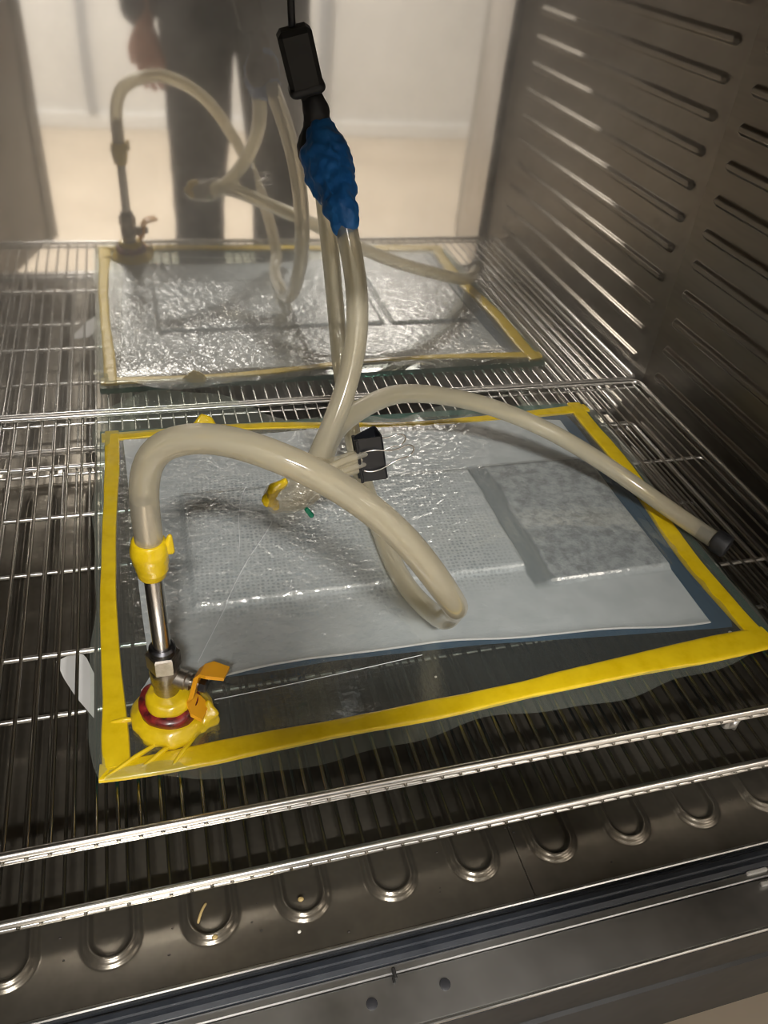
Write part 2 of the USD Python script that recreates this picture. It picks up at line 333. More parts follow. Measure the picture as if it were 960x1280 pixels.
# ------------------------------------------------------------------ the room
RX0, RX1, RY0, RY1, RZ1 = -2.6, 3.6, -3.75, .75, 2.0
struct('floor', box(RX0 - .1, RX1 + .1, RY0 - .1, RY1 + .1, -Z0 - .1, -Z0), 'floor')
struct('ceiling', box(RX0 - .1, RX1 + .1, RY0 - .1, RY1 + .1, RZ1, RZ1 + .1), 'ceil')
struct('wall_back', box(RX0, RX1, RY0 - .1, RY0, -Z0, RZ1), 'white')
struct('wall_front', box(RX0, RX1, RY1, RY1 + .1, -Z0, RZ1), 'white')
struct('wall_left', box(RX0 - .1, RX0, RY0, RY1, -Z0, RZ1), 'white')
struct('wall_right', box(RX1, RX1 + .1, RY0, RY1, -Z0, RZ1), 'white')
struct('baseboard_back', box(RX0, RX1, RY0, RY0 + .018, -Z0, -Z0 + .075, .004), 'base')
for x, w in ((-.078, .022), (1.115, .030), (2.05, .03)): struct('trim_1', box(x - w, x + w, RY0, RY0 + .03, -Z0 + .075, RZ1, .005), 'trim')

def lamp(name, label, c, size, power, m):
    t = thing(name, label, 'ceiling light', c)
    w, d = size[0] / 2, size[1] / 2; x, y, z = c; zz = RZ1
    fr = [box(x - w - .03, x - w, y - d - .03, y + d + .03, z - .01, zz), box(x + w, x + w + .03, y - d - .03, y + d + .03, z - .01, zz),
          box(x - w, x + w, y - d - .03, y - d, z - .01, zz), box(x - w, x + w, y + d, y + d + .03, z - .01, zz)]
    part(t, 'frame', fr, 'lampframe'); part(t, 'diffuser', box(x - w, x + w, y - d, y + d, z + .03, z + .035), 'lamp')
    L = UsdLux.RectLight.Define(stage, t + '/light'); L.AddTranslateOp().Set(Gf.Vec3d(0, 0, .02))
    L.CreateWidthAttr(size[0]); L.CreateHeightAttr(size[1]); L.CreateIntensityAttr(power); L.CreateColorAttr(Gf.Vec3f(1, .965, .91))
lamp('ceiling_light', 'bright white ceiling light panel in the middle of the room', MAIN_LIGHT, MAIN_SIZE, MAIN_POWER, 'lamp')
lamp('ceiling_light', 'dimmer ceiling light panel over the left side of the room', FILL_LIGHTS[0], (.6, .3), FILL_POWER, 'lamp')
lamp('ceiling_light', 'dimmer ceiling light panel over the right side of the room', FILL_LIGHTS[1], (.6, .3), FILL_POWER, 'lamp')

# ------------------------------------------------------------------ the oven
oven = thing('drying_oven', 'large stainless steel drying oven with ribbed walls and open front', 'oven', (.284, -.36, -Z0))
part(oven, 'rear_panel', box(XL, XR, 0, .004, ZP - .01, ZT), 'mirror')
# ribbed side panels
def side(xw, sgn, lab):
    zr = .0268 + .0432 * np.arange(-3, 14); y0, y1 = -.590, -.026; R_, H = .0074, .006
    ys = np.unique(np.round(np.r_[np.arange(YF, y0 + .02, .0018), np.linspace(y0 + .02, y1 - .02, 40), np.arange(y1 - .02, .0001, .0018), 0], 5))
    zs = np.unique(np.round(np.r_[np.concatenate([z + np.linspace(-R_ - .0012, R_ + .0012, 15) for z in zr]), ZP, ZT, (zr + .0216)], 5)); zs = zs[(zs >= ZP) & (zs <= ZT)]
    def prof(y, z):
        k = np.argmin(np.abs(z[..., None] - zr), -1); dz = z - zr[k]
        dy = np.maximum(np.maximum(y0 + R_ - y, y - (y1 - R_)), 0); s = np.hypot(dy, dz) / R_
        t = np.clip((1 - s) / .62, 0, 1); return H * t * t * (3 - 2 * t), np.where(s < 1.1, k, -1)
    def fn(y, z):
        h, _ = prof(y, z); return np.stack([xw + sgn * h, y, z], -1)
    P, q = grid_mesh(ys, zs, fn)
    if sgn > 0: pass
    c = P[q].mean(1); _, ids = prof(c[:, 1], c[:, 2])
    if sgn < 0: q = q[:, ::-1]
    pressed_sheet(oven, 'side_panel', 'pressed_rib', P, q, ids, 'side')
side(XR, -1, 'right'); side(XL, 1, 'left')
# pan with racetrack pressings, two plates
def pan(x0, x1, ks):
    xr = -.001 + .0772 * np.array(ks); R_ = .0246; ya, yb = -.643 + R_, -.05
    xs = np.unique(np.round(np.r_[np.arange(x0, x1, .0013), x1], 5)); ys = np.unique(np.round(np.r_[np.arange(YF, -.560, .0012), np.linspace(-.560, 0, 40)], 5))
    pts = np.array([(-.004, 0), (0, 0), (.0008, .0003), (.0022, .0017), (.0031, .0020), (.0044, .0023), (.0052, .0028), (.0066, .0042), (.0074, .0044), (.0083, .0038), (.0100, .0009), (.0112, -.0002), (.014, -.0005), (.03, -.0005)])
    def prof(x, y):
        k = np.argmin(np.abs(x[..., None] - xr), -1); dx = x - xr[k]; dy = np.maximum(np.maximum(ya - y, y - yb), 0)
        s = R_ - np.hypot(dx, dy); return np.interp(s, pts[:, 0], pts[:, 1]), np.where(s > -.001, k, -1)
    def fn(x, y):
        h, _ = prof(x, y); return np.stack([x, y, ZP + h], -1)
    P, q = grid_mesh(xs, ys, fn); c = P[q].mean(1); _, ids = prof(c[:, 0], c[:, 1])
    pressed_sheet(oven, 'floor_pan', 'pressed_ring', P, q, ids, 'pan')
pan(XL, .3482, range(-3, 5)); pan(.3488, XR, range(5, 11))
part(oven, 'ceiling_panel', box(XL, XR, YF, 0, ZT, ZT + .004), 'side')
# front: bright lip of the chamber, black seal, steel frame
part(oven, 'pan_lip', box(XL, XR, YF - .0035, YF, ZP - .006, ZP + .0022, .001), 'edge', label='bright rounded front lip of the floor pan')
g0, g1 = YF - .0205, YF - .0035
def ring(x0, x1, z0, z1, w, ya, yb, bev=.003):
    return [box(x0 - w, x1 + w, ya, yb, z0 - w, z0, bev), box(x0 - w, x1 + w, ya, yb, z1, z1 + w, bev), box(x0 - w, x0, ya, yb, z0, z1, bev), box(x1, x1 + w, ya, yb, z0, z1, bev)]
part(oven, 'door_seal', [box(XL - .02, XR + .02, g0, g1, ZP - .012, ZP - .001, .003), box(XL - .012, XR + .012, g0 + .006, g0 + .012, ZP - .002, ZP + .003, .0012),
     box(XL - .02, XL + .012, g0, g1, ZP, ZT, .003), box(XR - .012, XR + .02, g0, g1, ZP, ZT, .003), box(XL - .02, XR + .02, g0, g1, ZT, ZT + .02, .003)], 'gasket', label='black rubber door seal around the opening')
part(oven, 'front_frame', [box(XL - .10, XR + .10, -.694, g0, ZP - .03, ZP - .008, .001), box(XL - .10, XR + .10, -.7330, -.6945, ZP - .0115, ZP - .0095, .001),
     box(XL - .10, XL - .02, -.70, g0, ZP - .01, ZT + .10), box(XR + .02, XR + .10, -.70, g0, ZP - .01, ZT + .10), box(XL - .10, XR + .10, -.70, g0, ZT + .02, ZT + .10)], 'sill')
part(oven, 'frame_edge', box(XL - .10, XR + .10, -.7360, -.7330, ZP - .0115, ZP - .0078, .001), 'edge', label='bright polished front edge of the frame')
for x in (.1902, .2509): part(oven, 'hole_plug', lathe([(.0045, 0), (.0045, .0012), (.0030, .0018)], (x, -.7108, ZP - .0096), sides=20), 'hole', label='round black plug in the front frame')
part(oven, 'latch_tab', [box(.2115, .2145, -.699, -.690, ZP - .009, ZP - .005, .0008), box(.2105, .2125, -.7015, -.6965, ZP - .009, ZP - .0065, .0006)], 'black', label='small black tab on the frame fold')
part(oven, 'hinge_plate', [box(.553, .575, -.690, -.6865, ZP - .009, ZP - .0055, .0007), box(.560, .580, -.702, -.698, ZP - .009, ZP - .0055, .0007)], 'paper', label='pale hinge plate on the frame')
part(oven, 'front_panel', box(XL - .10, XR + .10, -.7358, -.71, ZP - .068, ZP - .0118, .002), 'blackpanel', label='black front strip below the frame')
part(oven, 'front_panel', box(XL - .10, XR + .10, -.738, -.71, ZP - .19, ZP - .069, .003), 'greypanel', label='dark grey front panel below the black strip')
part(oven, 'housing', [box(XL - .10, XL - .06, -.69, .06, ZP - .19, ZT + .10), box(XR + .06, XR + .10, -.69, .06, ZP - .19, ZT + .10), box(XL - .06, XR + .06, .03, .06, ZP - .19, ZT + .10),
     box(XL - .06, XR + .06, -.69, .03, ZP - .19, ZP - .17), box(XL - .06, XR + .06, -.69, .03, ZT + .07, ZT + .10)], 'sill')
for x in (XL - .06, XR + .06):
    for y in (-.64, .0): part(oven, 'leg', box(x - .02, x + .02, y - .02, y + .02, -Z0, ZP - .19, .003), 'sill')
def door(hx, hy, ex, ey, sgn):
    """A door leaf swung open: outer shell, bright inner sheet with a rim, black seal."""
    a = np.array([hx, hy]); e = np.array([ex, ey]); L = np.linalg.norm(e - a); d = (e - a) / L; n = np.array([d[1], -d[0]]) * sgn   # n points away from the opening
    def leaf(s0, s1, t0, t1, z0, z1, bev):
        v, f = tri(box(s0, s1, t0, t1, z0, z1, bev)); w = np.c_[a + v[:, :1] * d + v[:, 1:2] * n, v[:, 2]]
        if np.cross(d, n) < 0: f = f[:, ::-1]
        return w, f
    dr = part(oven, 'door', leaf(0, L, .012, .06, -.21, .70, .006), 'doorsteel')
    part(dr, 'inner_panel', leaf(.03, L - .075, 0, .012, -.185, .67, .005), 'doorsteel')
    part(dr, 'door_rim', leaf(L - .065, L - .004, .002, .012, -.205, .695, .004), 'doorrim')
door(-.262, -.705, -.112, -1.20, 1); door(.842, -.705, .944, -1.20, -1)

# ------------------------------------------------------------------ wire shelves
def shelf(label):
    t = thing('wire_shelf', label, 'oven shelf', (.284, -.30, 0), 'wire shelves of the oven')
    p = .016; k0, k1 = -14, 49; yb, yf = -.0035, -.5935
    R1 = .0035
    def rod(P, r, name, m='rod', lab=None): part(t, name, tube(P, r, 10), m, smooth=50, label=lab)
    # frame bar all round above the wire ends
    xa, xb, c, z = -.2255, .7935, .012, .0042
    loop = []
    for (cx, cy, a0) in ((xb - c, yb - c, 0), (xa + c, yb - c, 90), (xa + c, yf + c, 180), (xb - c, yf + c, 270)):
        for a in np.radians(np.linspace(a0, a0 + 90, 7)): loop.append((cx + c * math.cos(a), cy + c * math.sin(a), z))
    loop = np.array(loop + loop[:1]); 
    seg = []
    for a, b in zip(loop[:-1], loop[1:]): seg += [a]
    rod(np.vstack([seg, loop[-1]]), R1, 'frame_bar')
    for y, nm in ((yb, 'lower_bar'), (yf, 'lower_bar')):
        dy, zz = (-.0052, -.0040) if y == yb else (0, -.0040)
        rod([(xa + .006, y + dy, zz), (xb - .006, y + dy, zz)], .0022, nm)
    # two cross bars, the rear one bent forward at its ends
    for y in (-.196, -.398): 
        rod([(xa + .02, y, -.0044), (.2, y, -.0044), (.774, y, -.0044)], .0025, 'cross_bar')
    for k in range(k0, k1 + 1):
        x = k * p; rod([(x, yb + .003, 0), (x, -.2, 0), (x, -.4, 0), (x, yf - .0035, 0)], .0016, 'wire', 'wire')
    a = np.radians(np.linspace(90, 0, 7)); bx = np.c_[.7775 + .010 * np.cos(a), -.206 + .010 * np.sin(a), np.full(7, -.0044)]
    rod(np.vstack([[(.770, -.196, -.0044)], bx, [(.7875, -.38, -.0044), (.7875, -.585, -.0044)]]), .0022, 'side_bar')
    return t
shelf1 = shelf('upper chromed wire shelf carrying the glass plate and vacuum bag')
copy(shelf1, 'lower chromed wire shelf hanging just below the one with the bag', (.284, -.30 - .016, -.066), 'wire shelves of the oven')
for s, lab in ((0, 1), (1, 2)): pass

# ------------------------------------------------------------------ glass plate, release film, cloth, bag film, tape
ZG = .0100          # top of the glass (it lies on the frame bars' wires)
PL = np.array([(.003, -.5455), (.656, -.5275), (.664, -.062), (.006, -.052)])
plate = thing('glass_plate', 'flat glass plate with green edges lying on the upper wire shelf', 'glass plate', (.33, -.30, .0018))
def prism(poly, z0, z1):
    return trimesh.creation.extrude_polygon(Polygon(poly), z1 - z0, engine='earcut').apply_translation([0, 0, z0])
mm = prism(PL, .0018, ZG); nz = np.abs(mm.face_normals[:, 2]) > .5
part(plate, 'pane', (mm.vertices, mm.faces[nz]), 'glass', smooth=False)
part(plate, 'cut_edge', (mm.vertices, mm.faces[~nz]), 'glassedge', smooth=False, label='green cut edge of the glass plate')

def lam(x, y):
    """height of the two hidden laminates under the cloth"""
    def slab(x0, x1, y0, y1, h, e):
        return h * np.clip((x - x0) / e, 0, 1) * np.clip((x1 - x) / e, 0, 1) * np.clip((y - y0) / e, 0, 1) * np.clip((y1 - y) / e, 0, 1)
    return np.maximum(slab(.089, .441, -.3815, -.198, .0042, .0045), slab(.452, .604, -.4095, -.196, .0042, .0045))
def poly_grid(poly, step, zfn, jitter=0):
    """Triangles of a grid clipped to a polygon."""
    pg = Polygon(poly); x0, y0, x1, y1 = pg.bounds
    import shapely
    xs = np.arange(x0, x1 + step, step); ys = np.arange(y0, y1 + step, step); a, b = np.meshgrid(xs, ys, indexing='ij')
    inside = shapely.contains_xy(pg.buffer(-step * .45), a, b); pts = np.c_[a[inside], b[inside]]
    ring_ = pg.exterior; s = np.linspace(0, ring_.length, int(ring_.length / step) + 1)[:-1]; rb = np.array([ring_.interpolate(k).coords[0] for k in s])
    from scipy.spatial import Delaunay
    allp = np.vstack([rb, pts]); d = Delaunay(allp); c = allp[d.simplices].mean(1); keep = shapely.contains_xy(pg.buffer(1e-5), c[:, 0], c[:, 1])
    f = d.simplices[keep]; e1 = allp[f[:, 1]] - allp[f[:, 0]]; e2 = allp[f[:, 2]] - allp[f[:, 0]]; fl = e1[:, 0] * e2[:, 1] - e1[:, 1] * e2[:, 0] < 0
    f[fl] = f[fl][:, ::-1]
    return np.c_[allp, zfn(allp[:, 0], allp[:, 1])], f, len(rb)
def solidify(v, f, nb, th):
    n = len(v); k = np.arange(nb); k1 = (k + 1) % nb
    return np.vstack([v, v - [0, 0, th]]), np.vstack([f, f[:, ::-1] + n, np.stack([k, k + n, k1 + n], 1), np.stack([k, k1 + n, k1], 1)])

release = thing('release_film', 'blue plastic release sheet showing along the front and right edge of white cloth', 'plastic sheet', (.36, -.28, ZG))
blue = [(.102, -.4655), (.145, -.467), (.211, -.4655), (.351, -.473), (.481, -.4865), (.603, -.4985), (.622, -.4995), (.6235, -.46), (.6215, -.313), (.628, -.12), (.625, -.09), (.45, -.085), (.10, -.09)]
v, f, nb = poly_grid(blue, .012, lambda x, y: ZG + .0007 + 0 * x); part(release, 'sheet', solidify(v, f, nb, .0003), 'bluefilm', label='blue plastic sheet')
strip = prism([(.6165, -.440), (.6275, -.443), (.6285, -.19), (.6235, -.19)], ZG + .0007, ZG + .0012); part(release, 'tape_strip', strip, 'bluefilm', smooth=False)

cloth = thing('breather_cloth', 'white dotted breather cloth laid over the blue sheet inside the bag', 'cloth', (.32, -.28, ZG))
CL = [(.0385, -.468), (.047, -.452), (.043, -.38), (.040, -.30), (.036, -.162), (.033, -.076), (.124, -.082), (.202, -.086), (.355, -.080), (.50, -.088), (.610, -.105), (.605, -.25), (.602, -.33), (.600, -.416), (.597, -.4905), (.54, -.4865), (.485, -.479), (.426, -.475), (.37, -.470), (.321, -.4635), (.27, -.4625), (.212, -.461), (.145, -.461), (.092, -.467)]
def cz(x, y):
    w = fbm(np.stack([x * 22, y * 22, x * 0], -1), 3, 3) - .5
    front = np.clip(1 - np.abs(y - np.interp(x, [p_[0] for p_ in CL[14:][::-1]], [p_[1] for p_ in CL[14:][::-1]])) / .006, 0, 1)
    return ZG + .0018 + lam(x, y) + .0010 * w + .0012 * front
v, f, nb = poly_grid(CL, .0034, cz); cloth_top = part(cloth, 'fabric', solidify(v, f, nb, .0009), 'cloth', smooth=60)
hem = np.array([(p_[0], p_[1], float(cz(np.array(p_[0]), np.array(p_[1]))) - .0006) for p_ in CL[14:] + CL[:1]]); hem = spline(hem, 120)
hem[:, 2] += .0006 * (noise(hem * 60, 4) - .5); part(cloth, 'rolled_edge', tube(hem, .0013, 6), 'paper', smooth=60, label='thin white rolled front edge of the cloth')

bag = thing('vacuum_bag', 'clear crinkled vacuum bag film sealed over the cloth on the glass plate', 'plastic film', (.33, -.30, ZG))
TI = np.array([(.0145, -.536), (.0145, -.40), (.015, -.27), (.018, -.16), (.020, -.068), (.176, -.066), (.383, -.086), (.557, -.084), (.650, -.080), (.648, -.237), (.634, -.389), (.637, -.515), (.54, -.526), (.41, -.531), (.25, -.5385), (.114, -.5415)])
def fz(x, y):
    ex = np.clip((x - .02) / .03, 0, 1) * np.clip((.64 - x) / .03, 0, 1) * np.clip((y + .52) / .03, 0, 1) * np.clip((-.08 - y) / .03, 0, 1)
    return ZG + .0022 + ex * .0024 + lam(x, y) * 1.0 + .0009 * (fbm(np.stack([x * 40, y * 40, x * 0], -1), 3, 8) - .5) * ex + .0042 * (fbm(np.stack([x * 215, y * 235, x * 0], -1), 2, 18) - .5) * ex * np.interp(x, [.05, .22, .46], [1, .8, .22]) * np.interp(y, [-.49, -.465, -.36, -.2], [.03, .25, .65, 1])
v, f, nb = poly_grid([tuple(k) for k in TI], .0018, fz); part(bag, 'film', (v, f), 'film', smooth=True)
# loose margin of film beyond the tape, wavy, lifted at the back left corner
def margin():
    out = []
    n = 260; ringp = np.vstack([TI, TI[:1]]); s = np.r_[0, np.cumsum(np.linalg.norm(np.diff(ringp, axis=0), axis=1))]; u = np.linspace(0, s[-1], n)
    C_ = np.stack([np.interp(u, s, ringp[:, k]) for k in (0, 1)], 1); ctr = np.array([.33, -.30]); rows = []
    dirs = np.zeros_like(C_)
    for i, (x, y) in enumerate(C_):
        dl, dr, df, db = x - .01, .645 - x, y + .54, -.075 - y
        k = np.argmin([dl, dr, df, db]); dirs[i] = [(-1, 0), (1, 0), (0, -1), (0, 1)][k]
    for _ in range(10): dirs = (np.roll(dirs, 1, 0) + dirs + np.roll(dirs, -1, 0)) / 3
    dirs /= np.linalg.norm(dirs, axis=1, keepdims=True)
    for t_ in np.linspace(0, 1, 8):
        w = np.zeros(n); lift = np.zeros(n)
        for i, (x, y) in enumerate(C_):
            d = dirs[i]
            base = .016 if d[0] < -.5 else .020 if d[0] > .5 else .026 if d[1] < 0 else .034
            if d[1] > .4:                    # rear flap stands up towards the rear panel at the left end
                base = .048 * np.exp(-((x - .09) / .075) ** 2) + .022; lift[i] = .026 * np.exp(-((x - .09) / .08) ** 2) * t_ + .006 * np.sin(x * 45) * t_ * t_
            if d[1] < -.4: lift[i] = -.0015 * t_ + .0025 * t_ * np.sin(x * 38 + 1) + .008 * t_ * np.exp(-((x - .05) / .03) ** 2)
            w[i] = base * (1 + .18 * np.sin(i * .19) + .1 * np.sin(i * .53))
        w = (np.roll(w, 2) + np.roll(w, 1) + w + np.roll(w, -1) + np.roll(w, -2)) / 5
        rows.append(np.c_[C_ + dirs * (w * t_)[:, None], ZG + .0026 + lift])
    V = np.vstack(rows); i, j = np.meshgrid(np.arange(7), np.arange(n - 1), indexing='ij'); q = np.stack([i * n + j, i * n + j + 1, (i + 1) * n + j + 1, (i + 1) * n + j], -1).reshape(-1, 4)
    return V, q[:, ::-1]
part(bag, 'film_margin', margin(), 'filmedge', smooth=True, label='loose clear film margin outside the tape')

tape = thing('sealant_tape', 'yellow sealant tape running round the edge of the vacuum bag', 'tape', (.33, -.30, ZG))
def strip_tape(P, w, h, seed, n=110):
    c = spline(np.c_[np.asarray(P)[:, 0], np.asarray(P)[:, 1], np.zeros(len(P))], n); T = np.gradient(c, axis=0); T /= np.linalg.norm(T, axis=1, keepdims=True); N = np.c_[-T[:, 1], T[:, 0]]
    prof = np.array([(-1, 0), (-.985, .45), (-.90, .82), (-.7, .97), (-.3, 1), (.3, 1), (.7, .97), (.90, .82), (.985, .45), (1, 0)])
    w = np.broadcast_to(w, n) if np.ndim(w) == 0 else np.interp(np.linspace(0, 1, n), np.linspace(0, 1, len(w)), w)
    V = np.zeros((n, 10, 3))
    for i in range(n):
        wl = .9 * w[i] / 2 * (1 + .10 * (noise(np.array([i * .11, seed, 0.]), seed) - .5)); wr = .9 * w[i] / 2 * (1 + .16 * (noise(np.array([i * .13, seed + 9., 0.]), seed) - .5))
        for j, (a, b) in enumerate(prof):
            xy = c[i, :2] + N[i] * a * (wl if a < 0 else wr); V[i, j] = [*xy, ZG + .0005 + h * b * (1 + .22 * (noise(np.array([xy[0] * 90, xy[1] * 90, seed]), 2) - .5))]
    q = np.array([(i * 10 + j, (i + 1) * 10 + j, (i + 1) * 10 + j + 1, i * 10 + j + 1) for i in range(n - 1) for j in range(9)])
    e = [[0 * 10 + j for j in range(10)], [(n - 1) * 10 + j for j in range(10)]]; F = tri((V.reshape(-1, 3), q))[1]
    F = np.vstack([F, [(e[0][0], e[0][j], e[0][j + 1]) for j in range(1, 9)], [(e[1][0], e[1][j + 1], e[1][j]) for j in range(1, 9)]])
    return V.reshape(-1, 3), F[:, ::-1]
part(tape, 'tape_strip', strip_tape([(.0165, -.541), (.0155, -.47), (.0135, -.40), (.0140, -.27), (.0185, -.16), (.0200, -.058)], [.026, .019, .0172, .0158, .0185, .020], .0034, 1), 'yellow')
part(tape, 'tape_strip', strip_tape([(.008, -.069), (.09, -.066), (.176, -.066), (.29, -.077), (.383, -.088), (.47, -.089), (.557, -.086), (.664, -.079)], [.020, .015, .0145, .0135, .0125, .0135, .018, .022], .0030, 2), 'yellow')
part(tape, 'tape_strip', strip_tape([(.650, -.066), (.6475, -.16), (.6465, -.237), (.638, -.32), (.6315, -.389), (.632, -.46), (.637, -.527)], [.024, .025, .025, .026, .027, .025, .022], .0032, 3), 'yellow')
part(tape, 'tape_strip', strip_tape([(.004, -.5425), (.06, -.5435), (.114, -.5415), (.25, -.5385), (.41, -.5305), (.54, -.524), (.60, -.522), (.648, -.5195)], [.018, .024, .0195, .0225, .0205, .026, .033, .030], .0036, 4), 'yellow')
# pleats pinched up in the tape: the tab at the back and the folds at the front left corner
tab = hull(ball((.118, -.062, ZG + .002), .004), ball((.142, -.058, ZG + .002), .005), ball((.130, -.056, ZG + .016), .0025), ball((.140, -.056, ZG + .010), .003))
part(tape, 'pinched_pleat', smooth_blob(tab, .002, 4, .0008, 200), 'yellow', smooth=True, label='pinched yellow pleat standing up at the back')
for a, b in (((.008, -.549), (.055, -.522)), ((.035, -.546), (.070, -.523)), ((.060, -.5475), (.078, -.526)), ((.014, -.497), (.036, -.4985))):
    c = (np.array(a) + b) / 2
    part(tape, 'pinched_pleat', smooth_blob(hull(ball((*a, ZG + .0028), .0018, 12), ball((*c, ZG + .0050), .0020, 12), ball((*b, ZG + .0032), .0014, 12)), .0015, 3), 'yellow', smooth=True)

# crinkle threads across the bag: fine clear lines seen over the cloth
def over(x, y, dz=.003): return np.c_[x, y, ZG + .0045 + lam(np.asarray(x), np.asarray(y)) + dz * 0]
def hairline(label, pts):
    P = spline(np.array([(x, y, 0) for x, y in pts]), 60); P[:, 2] = ZG + .0046 + lam(P[:, 0], P[:, 1]) + .0004
    t = thing('clear_thread', label, 'thread', (pts[0][0], pts[0][1], ZG)); part(t, 'strand', tube(P, .00035, 5), 'thread', smooth=True)
hairline('long fine clear thread running from the valve across the cloth to the hose joint', [(.088, -.448), (.100, -.424), (.122, -.380), (.150, -.325), (.172, -.290), (.184, -.268)])
hairline('short faint clear thread crossing the dotted cloth left of the hose joint', [(.142, -.315), (.148, -.270), (.156, -.225), (.168, -.196)])
hairline('thin clear thread lying along the glass in front of the blue sheet', [(.098, -.492), (.18, -.487), (.29, -.478)])

# ------------------------------------------------------------------ vacuum fitting
VX, VY = .0605, -.4945
putty = thing('sealant_putty', 'lump of yellow sealant putty with a red and black ring around the valve foot', 'putty', (VX, VY - .006, ZG))
pc = (VX + .001, VY - .0045, ZG + .001)
def rough_lathe(prof, c, seed, amp, sides=56):
    v, f = lathe(prof, c, sides=sides); d = v - np.array(c); rr = np.hypot(d[:, 0], d[:, 1]); k = 1 + amp * (fbm(np.c_[v[:, :2] * 60, v[:, 2] * 90], 3, seed) - .5) * 2 * np.clip(rr / .02, 0, 1)
    v[:, 0] = c[0] + d[:, 0] * k; v[:, 1] = c[1] + d[:, 1] * k; v[:, 2] += (noise(v * 120, seed) - .5) * .003 * np.clip(rr / .02, 0, 1) * (d[:, 2] > .002); return v, f
part(putty, 'skirt', rough_lathe([(.0315, 0), (.0340, .002), (.0333, .0055), (.0310, .0085), (.0280, .0115), (.0255, .0135), (.018, .0135)], pc, 3, .16), 'yellow', smooth=60)
part(putty, 'inner_ring', rough_lathe([(.0215, .010), (.0245, .0135), (.0246, .0185), (.0238, .0225), (.018, .024)], pc, 5, .10), 'redband', smooth=60, label='glossy red and black residue ring in the putty')
part(putty, 'upper_ring', rough_lathe([(.015, .019), (.0192, .0215), (.0196, .0255), (.0180, .0295), (.0155, .0315), (.012, .0315)], pc, 6, .13), 'yellow', smooth=60)
flap = hull(ball((.084, -.508, ZG + .010), .004), ball((.097, -.512, ZG + .012), .003), ball((.096, -.512, ZG + .001), .003), ball((.080, -.516, ZG + .002), .006), ball((.092, -.505, ZG + .018), .0025))
part(putty, 'torn_flap', smooth_blob(flap, .002, 4, .0022, 150), 'yellow', smooth=True)

valve = thing('vacuum_valve', 'nickel valve with orange lever and steel pipe standing at the front left corner', 'valve', (VX, VY, ZG + .03))
part(valve, 'valve_body', lathe([(.0090, .038), (.0105, .041), (.0108, .050), (.0118, .053), (.0122, .066), (.0115, .070), (.0105, .072)], (VX, VY, 0), sides=36), 'brass', smooth=40)
hexa = lathe([(.0122, .070), (.0134, .0715), (.0134, .0865), (.0120, .088)], (VX, VY, 0), sides=6)
part(valve, 'hex_collar', hexa, 'brass', smooth=20)
part(valve, 'lock_ring', lathe([(.0100, .086), (.0104, .088), (.0104, .0925), (.0085, .0945)], (VX, VY, 0), sides=28), 'darknut', smooth=40)
part(valve, 'pipe', pipe_shell(np.linspace((VX, VY, .088), (VX - .0003, VY, .238), 14), .0069, .0050, 28), 'pipe', smooth=40)
sd = np.array([.88, -.46, -.10]); sd /= np.linalg.norm(sd)
part(valve, 'stem_boss', lathe([(.0080, .008), (.0080, .0175), (.0070, .0185), (.0070, .022)], (VX, VY, .0600), sd, 24), 'brass', smooth=30)
part(valve, 'stem', lathe([(.0036, .020), (.0036, .034)], (VX, VY, .0600), sd, 16), 'pipe', smooth=30)
part(valve, 'stem_nut', lathe([(.0052, .0290), (.0062, .0298), (.0062, .0345), (.0050, .0353)], (VX, VY, .0600), sd, 6), 'darknut', smooth=20, label='dark hexagonal nut on the lever stem')
hc = np.array([VX, VY, .0600]) + sd * .0262; up = np.array([.10, .08, 1.]); up -= sd * (up @ sd); up /= np.linalg.norm(up); sdv = np.cross(sd, up)
def lever():
    # an S-shaped strip: flat hub, two cranked wings
    prof = [(-.0305, .0110), (-.0255, .0020), (-.0180, -.0040), (-.0110, -.0010), (.0110, .0010), (.0160, .0035), (.0190, .0095), (.0205, .0235)]
    W = [.0085, .0105, .0062, .0062, .0062, .0062, .0088, .0066]; th = .0018; V = []
    for (u, o), w in zip(prof, W):
        for a, b in ((-1, -1), (1, -1), (1, 1), (-1, 1)): V.append(hc + up * u + (sd * o + (sd * b * th if abs(u) < .013 else up * (-b if u > 0 else b) * th)) + sdv * (a * w))
    F = []
    for i in range(len(prof) - 1):
        for k in range(4): F.append((i * 4 + k, i * 4 + (k + 1) % 4, i * 4 + 4 + (k + 1) % 4, i * 4 + 4 + k))
    n = (len(prof) - 1) * 4; F += [(3, 2, 1, 0), (n, n + 1, n + 2, n + 3)]
    return np.array(V), np.array(F)
part(valve, 'lever', lever(), 'orange', smooth=25, label='orange butterfly lever')
collar = thing('tape_collar', 'yellow tape wrapped around the hose end and the steel pipe', 'tape', (VX, VY, .169))
part(collar, 'wrap', rough_lathe([(.0072, .1690), (.0090, .1694), (.0104, .1715), (.0110, .1755), (.0119, .1775), (.0117, .1815), (.0127, .1835), (.0124, .1880), (.0135, .1910), (.0133, .1950), (.0126, .1995), (.0116, .2025), (.0098, .2032)], (VX - .0006, VY, 0), 9, .13), 'yellow', smooth=60)
part(collar, 'loose_end', smooth_blob(hull(ball((VX + .0105, VY - .003, .194), .003, 14), ball((VX + .0140, VY - .002, .206), .0018, 14), ball((VX + .0145, VY - .002, .192), .0022, 14)), .0015, 3), 'yellow', smooth=True)

